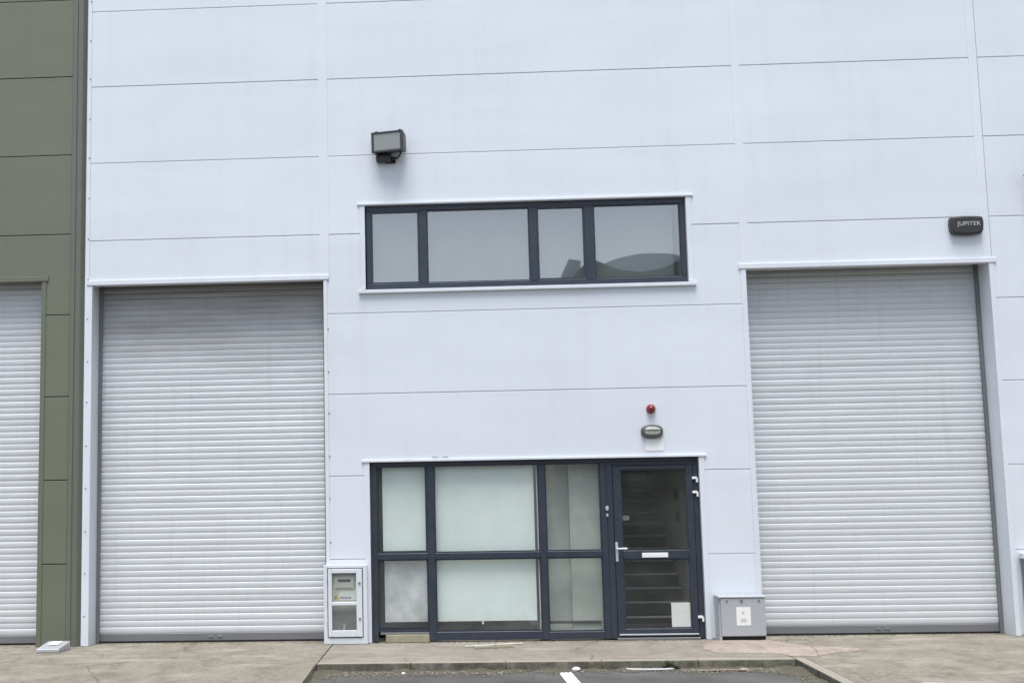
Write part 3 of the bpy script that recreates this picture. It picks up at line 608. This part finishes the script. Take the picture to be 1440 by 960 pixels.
bm = bmesh.new(); add_tube(bm, [(gx0 + 0.14, -0.04, DZ0 + 0.05), (gx0 + 0.14, -0.04, 0.24)], 0.016, 8); link('cable', mesh(bm, 'cable'), M_galv, mc)
bm = bmesh.new(); add_prism(bm, [(gx0 + 0.012, 0.530), (gx0 + 0.078, 0.530), (gx0 + 0.045, 0.590)], -0.034, -0.031); tri = link('warning_triangle', mesh(bm, 'warning_triangle'), Mat('warning_yellow', 0.5).col((0.52, 0.40, 0.06)).m, mc)
bm = bmesh.new(); add_prism(bm, [(gx0 + 0.039, 0.540), (gx0 + 0.047, 0.553), (gx0 + 0.051, 0.552), (gx0 + 0.046, 0.573), (gx0 + 0.041, 0.556), (gx0 + 0.037, 0.557)], -0.036, -0.0345); link('bolt_symbol', mesh(bm, 'bolt_symbol'), M_black, tri)
box('warning_label', M_paper, mc, gx0 + 0.085, gx1 - 0.008, -0.0335, -0.031, 0.520, 0.630)
bm = bmesh.new()
for k in range(5): add_box(bm, gx0 + 0.095 + k * 0.028, gx0 + 0.113 + k * 0.028, -0.0352, -0.034, 0.535, 0.556)
tag(link('label_print', mesh(bm, 'label_print'), Mat('label_purple', 0.6).col((0.16, 0.12, 0.25)).m, mc), kind='stuff')
for b0, b1 in ((DZ0 + 0.07, 0.466), (0.493, DZ1 - 0.045)): box('door_pane', M_glass_dusty, mc, gx0 - 0.004, gx1 + 0.004, -0.066, -0.064, b0, b1)

# --- right gas meter box
gm = tag(empty('gas_meter_box', (3.335, 0, 0)), 'grey galvanised gas meter box with white notice beside the entrance door', 'meter box')
P_ = 0.275; gx0, gx1, gb, gt = -0.272, 0.262, 0.064, 0.530
bm = bmesh.new(); add_box(bm, gx0, gx1, -P_ + 0.022, -0.012, gb - 0.002, gt - 0.02, 0.006); link('case', mesh(bm, 'case'), M_galv, gm)
bm = bmesh.new(); add_box(bm, gx0 + 0.022, gx1 - 0.002, -P_, -P_ + 0.0215, gb + 0.004, gt - 0.03, 0.006, 2); fd = link('front_door', mesh(bm, 'front_door'), M_galv, gm)
bm = bmesh.new(); add_box(bm, gx0 - 0.008, gx1 + 0.010, -P_ - 0.012, -0.012, gt - 0.0195, gt, 0.005)
for v in bm.verts:
    if v.co.y < -0.1: v.co.z -= 0.006
link('lid', mesh(bm, 'lid'), M_galv, gm)
box('plinth', M_dark, gm, gx0 + 0.028, gx1 - 0.006, -P_ + 0.03, -0.02, -0.004, gb - 0.0025)
box('corner_skirt', M_galv, gm, gx0 - 0.002, gx0 + 0.027, -P_ + 0.012, -0.013, -0.004, gb - 0.0025, 0.002)
box('notice', M_paper, fd, -0.075, 0.088, -P_ - 0.0025, -P_ - 0.0004, gb + 0.125, gb + 0.335)
bm = bmesh.new(); add_cyl(bm, (0.004, -P_ - 0.0035, gb + 0.27), (0, -1, 0), 0.014, 0.0015, 12)
for zz, ww in ((0.20, 0.03), (0.185, 0.04), (0.17, 0.035)): add_box(bm, 0.004 - ww, 0.004 + ww, -P_ - 0.0042, -P_ - 0.0028, gb + zz - 0.003, gb + zz + 0.003)
tag(link('notice_print', mesh(bm, 'notice_print'), Mat('faded_print', 0.7).col((0.55, 0.45, 0.40)).m, gm), kind='stuff')
for xx in (-0.18, -0.01, 0.19):
    bm = bmesh.new(); add_cyl(bm, (xx, -P_ - 0.004, gt - 0.062), (0, -1, 0), 0.018 if xx == -0.01 else 0.012, 0.010, 12); link('door_catch', mesh(bm, 'door_catch'), M_rail, gm)

# --- things cut off by the right edge
gm2 = tag(empty('meter_box', (6.80, 0, 0)), 'dark meter box low on the wall, cut off by the right edge', 'meter box')
box('case', M_rail, gm2, -0.155, 0.34, -0.10, -0.012, 0.02, 0.895, 0.006); box('lid', M_cab, gm2, -0.175, 0.36, -0.125, -0.012, 0.8955, 0.965, 0.006); box('front_door', M_rail, gm2, -0.12, 0.31, -0.112, -0.1005, 0.08, 0.86, 0.004)
fl2 = tag(empty('security_light', (7.16, 0, 5.38)), 'dark security light bracket just showing at the right edge', 'security light')
bm = bmesh.new(); add_box(bm, -0.10, 0.24, -0.22, -0.10, -0.05, 0.16, 0.012, 2); link('head', mesh(bm, 'head'), M_black, fl2)
bm = bmesh.new(); add_tube(bm, [(0.02, -0.003, 0.0), (-0.10, -0.06, -0.01), (-0.15, -0.12, 0.03), (-0.19, -0.14, 0.09)], 0.012, 6); add_box(bm, -0.04, 0.08, -0.03, -0.003, -0.06, 0.06, 0.005); link('bracket', mesh(bm, 'bracket'), M_black, fl2)

# --- bait box at the foot of the olive pier
bt = tag(empty('bait_box', (-4.755, -0.44, 0)), 'small tilted grey metal bait box with white label at the foot of the olive wall', 'bait box')
bm = bmesh.new(); add_box(bm, -0.135, 0.135, -0.17, 0.17, 0.002, 0.10, 0.006)
for v in bm.verts:
    if v.co.z > 0.05 and v.co.y < 0: v.co.z -= 0.055
    if v.co.y > 0: v.co.x += 0.03
link('case', mesh(bm, 'case'), M_galv, bt)
bm = bmesh.new(); q = [bm.verts.new(p) for p in ((-0.055, -0.03, 0.077), (0.075, -0.03, 0.077), (0.09, 0.13, 0.103), (-0.035, 0.13, 0.103))]
bm.faces.new(q); link('label_card', mesh(bm, 'label_card'), M_paper, bt)

# ------------------------------------------------------------------ litter, grit, weeds
bm = bmesh.new()       # grit in the gutter: uncountable
def pebble(bm, x, y, z, r):
    b = bmesh.new(); bmesh.ops.create_icosphere(b, subdivisions=1, radius=r)
    s = Vector((random.uniform(.7, 1.4), random.uniform(.7, 1.3), random.uniform(.35, .8)))
    for v in b.verts: v.co = Vector((v.co.x * s.x + x, v.co.y * s.y + y, v.co.z * s.z + z)) + Vector((random.uniform(-.15, .15) * r, random.uniform(-.15, .15) * r, 0))
    t = bpy.data.meshes.new('t'); b.to_mesh(t); b.free(); bm.from_mesh(t); bpy.data.meshes.remove(t)
bands = [(-1.45, 3.4, 0.28, 1300), (-1.4, 0.6, 0.34, 900), (2.3, 3.4, 0.36, 700)]
for xa, xb, wd, cnt in bands:
    for _ in range(cnt):
        d = abs(random.gauss(0, wd * 0.5)); r = random.choice((0.004, 0.005, 0.007, 0.01, 0.014)); pebble(bm, random.uniform(xa, xb), KY - 0.012 - d, ZA + r * 0.35, r)
for s, X in ((1, PX0 + 0.01), (-1, PX1 - 0.01)):
    for _ in range(420):
        d = abs(random.gauss(0, 0.10)); r = random.choice((0.004, 0.006, 0.009, 0.013)); pebble(bm, X + s * d, random.uniform(-3.6, KY), ZA + r * 0.35, r)
for xa, xb, yc, cnt in ((-1.46, 3.0, -0.012, 260), (-4.5, -1.6, 0.27, 160), (3.7, 6.5, 0.27, 160), (-5.6, -4.6, -0.03, 70), (3.6, 4.1, -0.10, 60)):
    for _ in range(cnt):
        r_ = random.choice((0.004, 0.005, 0.007, 0.010)); pebble(bm, random.uniform(xa, xb), yc - abs(random.gauss(0, 0.035)), r_ * 0.35, r_)
tag(link('gutter_grit', mesh(bm, 'gutter_grit'), M_grit), 'loose grit and small stones along the kerb gutter and wall foot', 'grit', kind='stuff')
bm = bmesh.new()      # soft moss and silt bank against the kerb foot
NX = 160
def bank(path, wd, h0):
    prev = None
    for i, (p, d) in enumerate(path):
        k = 0.5 + 0.5 * math.sin(i * 0.37) * math.sin(i * 0.13 + 1) + random.uniform(-.2, .2); k = max(0.15, k)
        ring = [bm.verts.new((p[0] + d[0] * wd * k * t, p[1] + d[1] * wd * k * t, ZA + 0.002 + h0 * k * (1 - t) ** 1.5 + random.uniform(0, .002))) for t in (0, .25, .5, .75, 1)]
        if prev:
            for j in range(4): bm.faces.new((prev[j], prev[j + 1], ring[j + 1], ring[j]))
        prev = ring
bank([((PX0 + (PX1 - PX0) * i / NX, KY - 0.001), (0, -1)) for i in range(NX + 1)], 0.26, 0.030)
bank([((PX0 + 0.001, KY - 3.5 * i / 60), (1, 0)) for i in range(61)], 0.20, 0.035)
bank([((PX1 - 0.001, KY - 3.5 * i / 60), (-1, 0)) for i in range(61)], 0.30, 0.035)
tag(link('gutter_silt', mesh(bm, 'gutter_silt', True), M_moss), 'dark mossy silt gathered against the foot of the kerb', 'silt', kind='stuff')
# crumpled white litter by the bay line
def crumple(name, label, loc, r, m, flat=0.6):
    bm = bmesh.new(); bmesh.ops.create_icosphere(bm, subdivisions=3, radius=r)
    for v in bm.verts: v.co *= random.uniform(0.72, 1.12); v.co.z = max(v.co.z * flat, -r * flat * 0.5)
    o = link(name, mesh(bm, name), m, None, (loc[0], loc[1], loc[2] + r * flat * 0.5)); return tag(o, label, 'litter')
crumple('crumpled_wrapper', 'crumpled white wrapper at the kerb beside the white bay line', (1.235, -1.885, ZA + 0.004), 0.045, M_paper)
crumple('crumpled_tissue', 'small crumpled pale scrap in the gutter below the right end of the kerb', (2.93, -1.98, ZA + 0.004), 0.05, M_patch, 0.35)
crumple('white_pebble', 'single bright white scrap in the gutter left of the kerb', (-0.55, -2.02, ZA + 0.004), 0.022, M_paper, 0.6)
# white plastic strips
def strip(name, label, pts, wd, z, m, th=0.012):
    bm = bmesh.new()
    for i in range(len(pts) - 1):
        (xa, ya), (xb, yb) = pts[i], pts[i + 1]
        q = [bm.verts.new(p) for p in ((xa, ya, z), (xb, yb, z), (xb, yb + wd, z), (xa, ya + wd, z))]; u = [bm.verts.new(v.co + Vector((0, 0, th))) for v in q]
        bm.faces.new(u); 
        for k in range(4): bm.faces.new((q[k], q[(k + 1) % 4], u[(k + 1) % 4], u[k]))
    return tag(link(name, mesh(bm, name), m), label, 'litter')
strip('plastic_strip', 'long white plastic strip lying on the pavement under the glazing', [(0.10, -0.52), (0.30, -0.44), (0.56, -0.33), (0.78, -0.24)], 0.085, 0.003, M_patchlight, 0.010)
strip('wooden_lath', 'short grey brown lath on the pavement in front of the white strip', [(0.21, -0.70), (0.66, -0.58)], 0.06, 0.003, M_wood, 0.02)
strip('white_rag', 'thin white rag lying in the gutter left of the weed', [(1.75, -1.915), (1.95, -1.955), (2.12, -1.95), (2.24, -1.90)], 0.03, ZA + 0.012, M_paper, 0.012)
strip('paper_scrap', 'white paper scrap on the right driveway near the picture edge', [(4.19, -3.47), (4.31, -3.48)], 0.07, apron_z(0, -3.45) + 0.004, M_paper, 0.003)
strip('pale_strip', 'pale twisted strip in the gutter before the gas meter box', [(2.45, -2.06), (2.75, -2.03), (3.0, -2.07)], 0.035, ZA + 0.012, M_patch, 0.008)
# weed at the kerb
wd = tag(empty('kerb_weed', (2.22, KY - 0.015, ZA)), 'small dark green weed growing from the kerb joint before the door', 'weed')
bm = bmesh.new()
for i in range(46):
    a_ = random.uniform(0, 2 * math.pi); l = random.uniform(0.05, 0.14); e = random.uniform(0.3, 1.35)
    d = Vector((math.cos(a_) * math.cos(e), math.sin(a_) * math.cos(e) * 0.6 - 0.1, math.sin(e))); s = d.cross(Vector((0, 0, 1))).normalized() * l * 0.16; p0 = Vector((random.uniform(-.02, .02), random.uniform(-.01, .01), 0.0))
    q = [bm.verts.new(p) for p in (p0, p0 + d * l * .5 + s, p0 + d * l, p0 + d * l * .5 - s)]; bm.faces.new(q)
link('foliage', mesh(bm, 'foliage'), M_leaf, wd)
# pinkish screed patch between pavement and right driveway
pts = [(2.86, -0.30), (3.05, -0.20), (3.62, -0.16), (3.72, -0.45), (3.90, -0.80), (4.20, -1.02), (4.42, -1.12), (4.30, -1.22), (4.00, -1.38), (3.74, -1.62), (3.52, -1.60), (3.40, -1.36), (3.10, -1.30), (2.82, -1.26), (2.74, -0.9)]
bm = bmesh.new(); ctr = bm.verts.new((3.45, -0.85, 0.022)); r1 = []; r2 = []
N = len(pts) * 4
for i in range(N):
    k, f = divmod(i, 4); p = Vector(pts[k]).lerp(Vector(pts[(k + 1) % len(pts)]), f / 4) + Vector((random.uniform(-.015, .015), random.uniform(-.015, .015)))
    c_ = Vector((3.45, -0.85)); r2.append(bm.verts.new((p.x, p.y, 0.0025))); q = p.lerp(c_, 0.07); r1.append(bm.verts.new((q.x, q.y, 0.020 + random.uniform(-.003, .003))))
for i in range(N):
    j = (i + 1) % N; bm.faces.new((r2[i], r2[j], r1[j], r1[i])); bm.faces.new((r1[i], r1[j], ctr))
tag(link('screed_patch', mesh(bm, 'screed_patch', True), M_patch), kind='structure')

# ------------------------------------------------------------------ across the yard, seen mirrored in the panes
OP = tag(empty('opposite_warehouse', (6, -28, 0)), 'olive warehouse with wavy parapet mirrored in the first-floor window', 'warehouse')
top = [(3.6, 8.6), (4.0, 8.9), (4.4, 9.46), (4.58, 9.69), (4.79, 9.91), (5.24, 10.08), (6.03, 9.73), (6.77, 9.61), (7.52, 9.71), (8.1, 9.97), (8.9, 10.2), (10, 9.8), (12, 9.5), (15, 9.9), (19, 9.4)]
o = prism('front_wall', M_olive, OP, [(3.6, ZA - 0.1)] + [(19, ZA - 0.1)] + top[::-1], -28.0, -28.3); o.matrix_parent_inverse = Matrix.Translation(OP.location).inverted()
bm = bmesh.new(); arc = [(5.0 + 4.6 * i / 16, 9.2 + 1.16 * math.sin(math.pi * (0.08 + 0.84 * i / 16)) ** 0.6) for i in range(17)]
add_prism(bm, [(9.6, 5.0), (5.0, 5.0)] + arc, -28.35, -45); o = link('barrel_roof', mesh(bm, 'barrel_roof'), M_trim, OP); o.matrix_parent_inverse = Matrix.Translation(OP.location).inverted()
bm = bmesh.new(); add_prism(bm, [(3.95, 9.3), (4.7, 9.3), (4.76, 10.17), (4.36, 10.23)], -28.5, -31); o = link('roof_vent', mesh(bm, 'roof_vent'), M_galv, OP); o.matrix_parent_inverse = Matrix.Translation(OP.location).inverted()
OP2 = tag(empty('distant_warehouse', (-12, -34, 0)), 'low grey warehouse across the yard mirrored in the ground-floor glazing', 'warehouse')
for nm, m, q in (('wall', M_greytrim, (-32, 2.8, -44, -34, ZA - 0.1, 7.0)), ('roof', M_back, (-32.2, 3.0, -44.2, -33.8, 7.001, 7.25))):
    o = box(nm, m, OP2, *q); o.matrix_parent_inverse = Matrix.Translation(OP2.location).inverted()
for i in range(4):
    o = box('shutter_door', M_slat, OP2, -28 + i * 8, -24 + i * 8, -33.98, -33.9, ZA, 4.4); o.matrix_parent_inverse = Matrix.Translation(OP2.location).inverted()
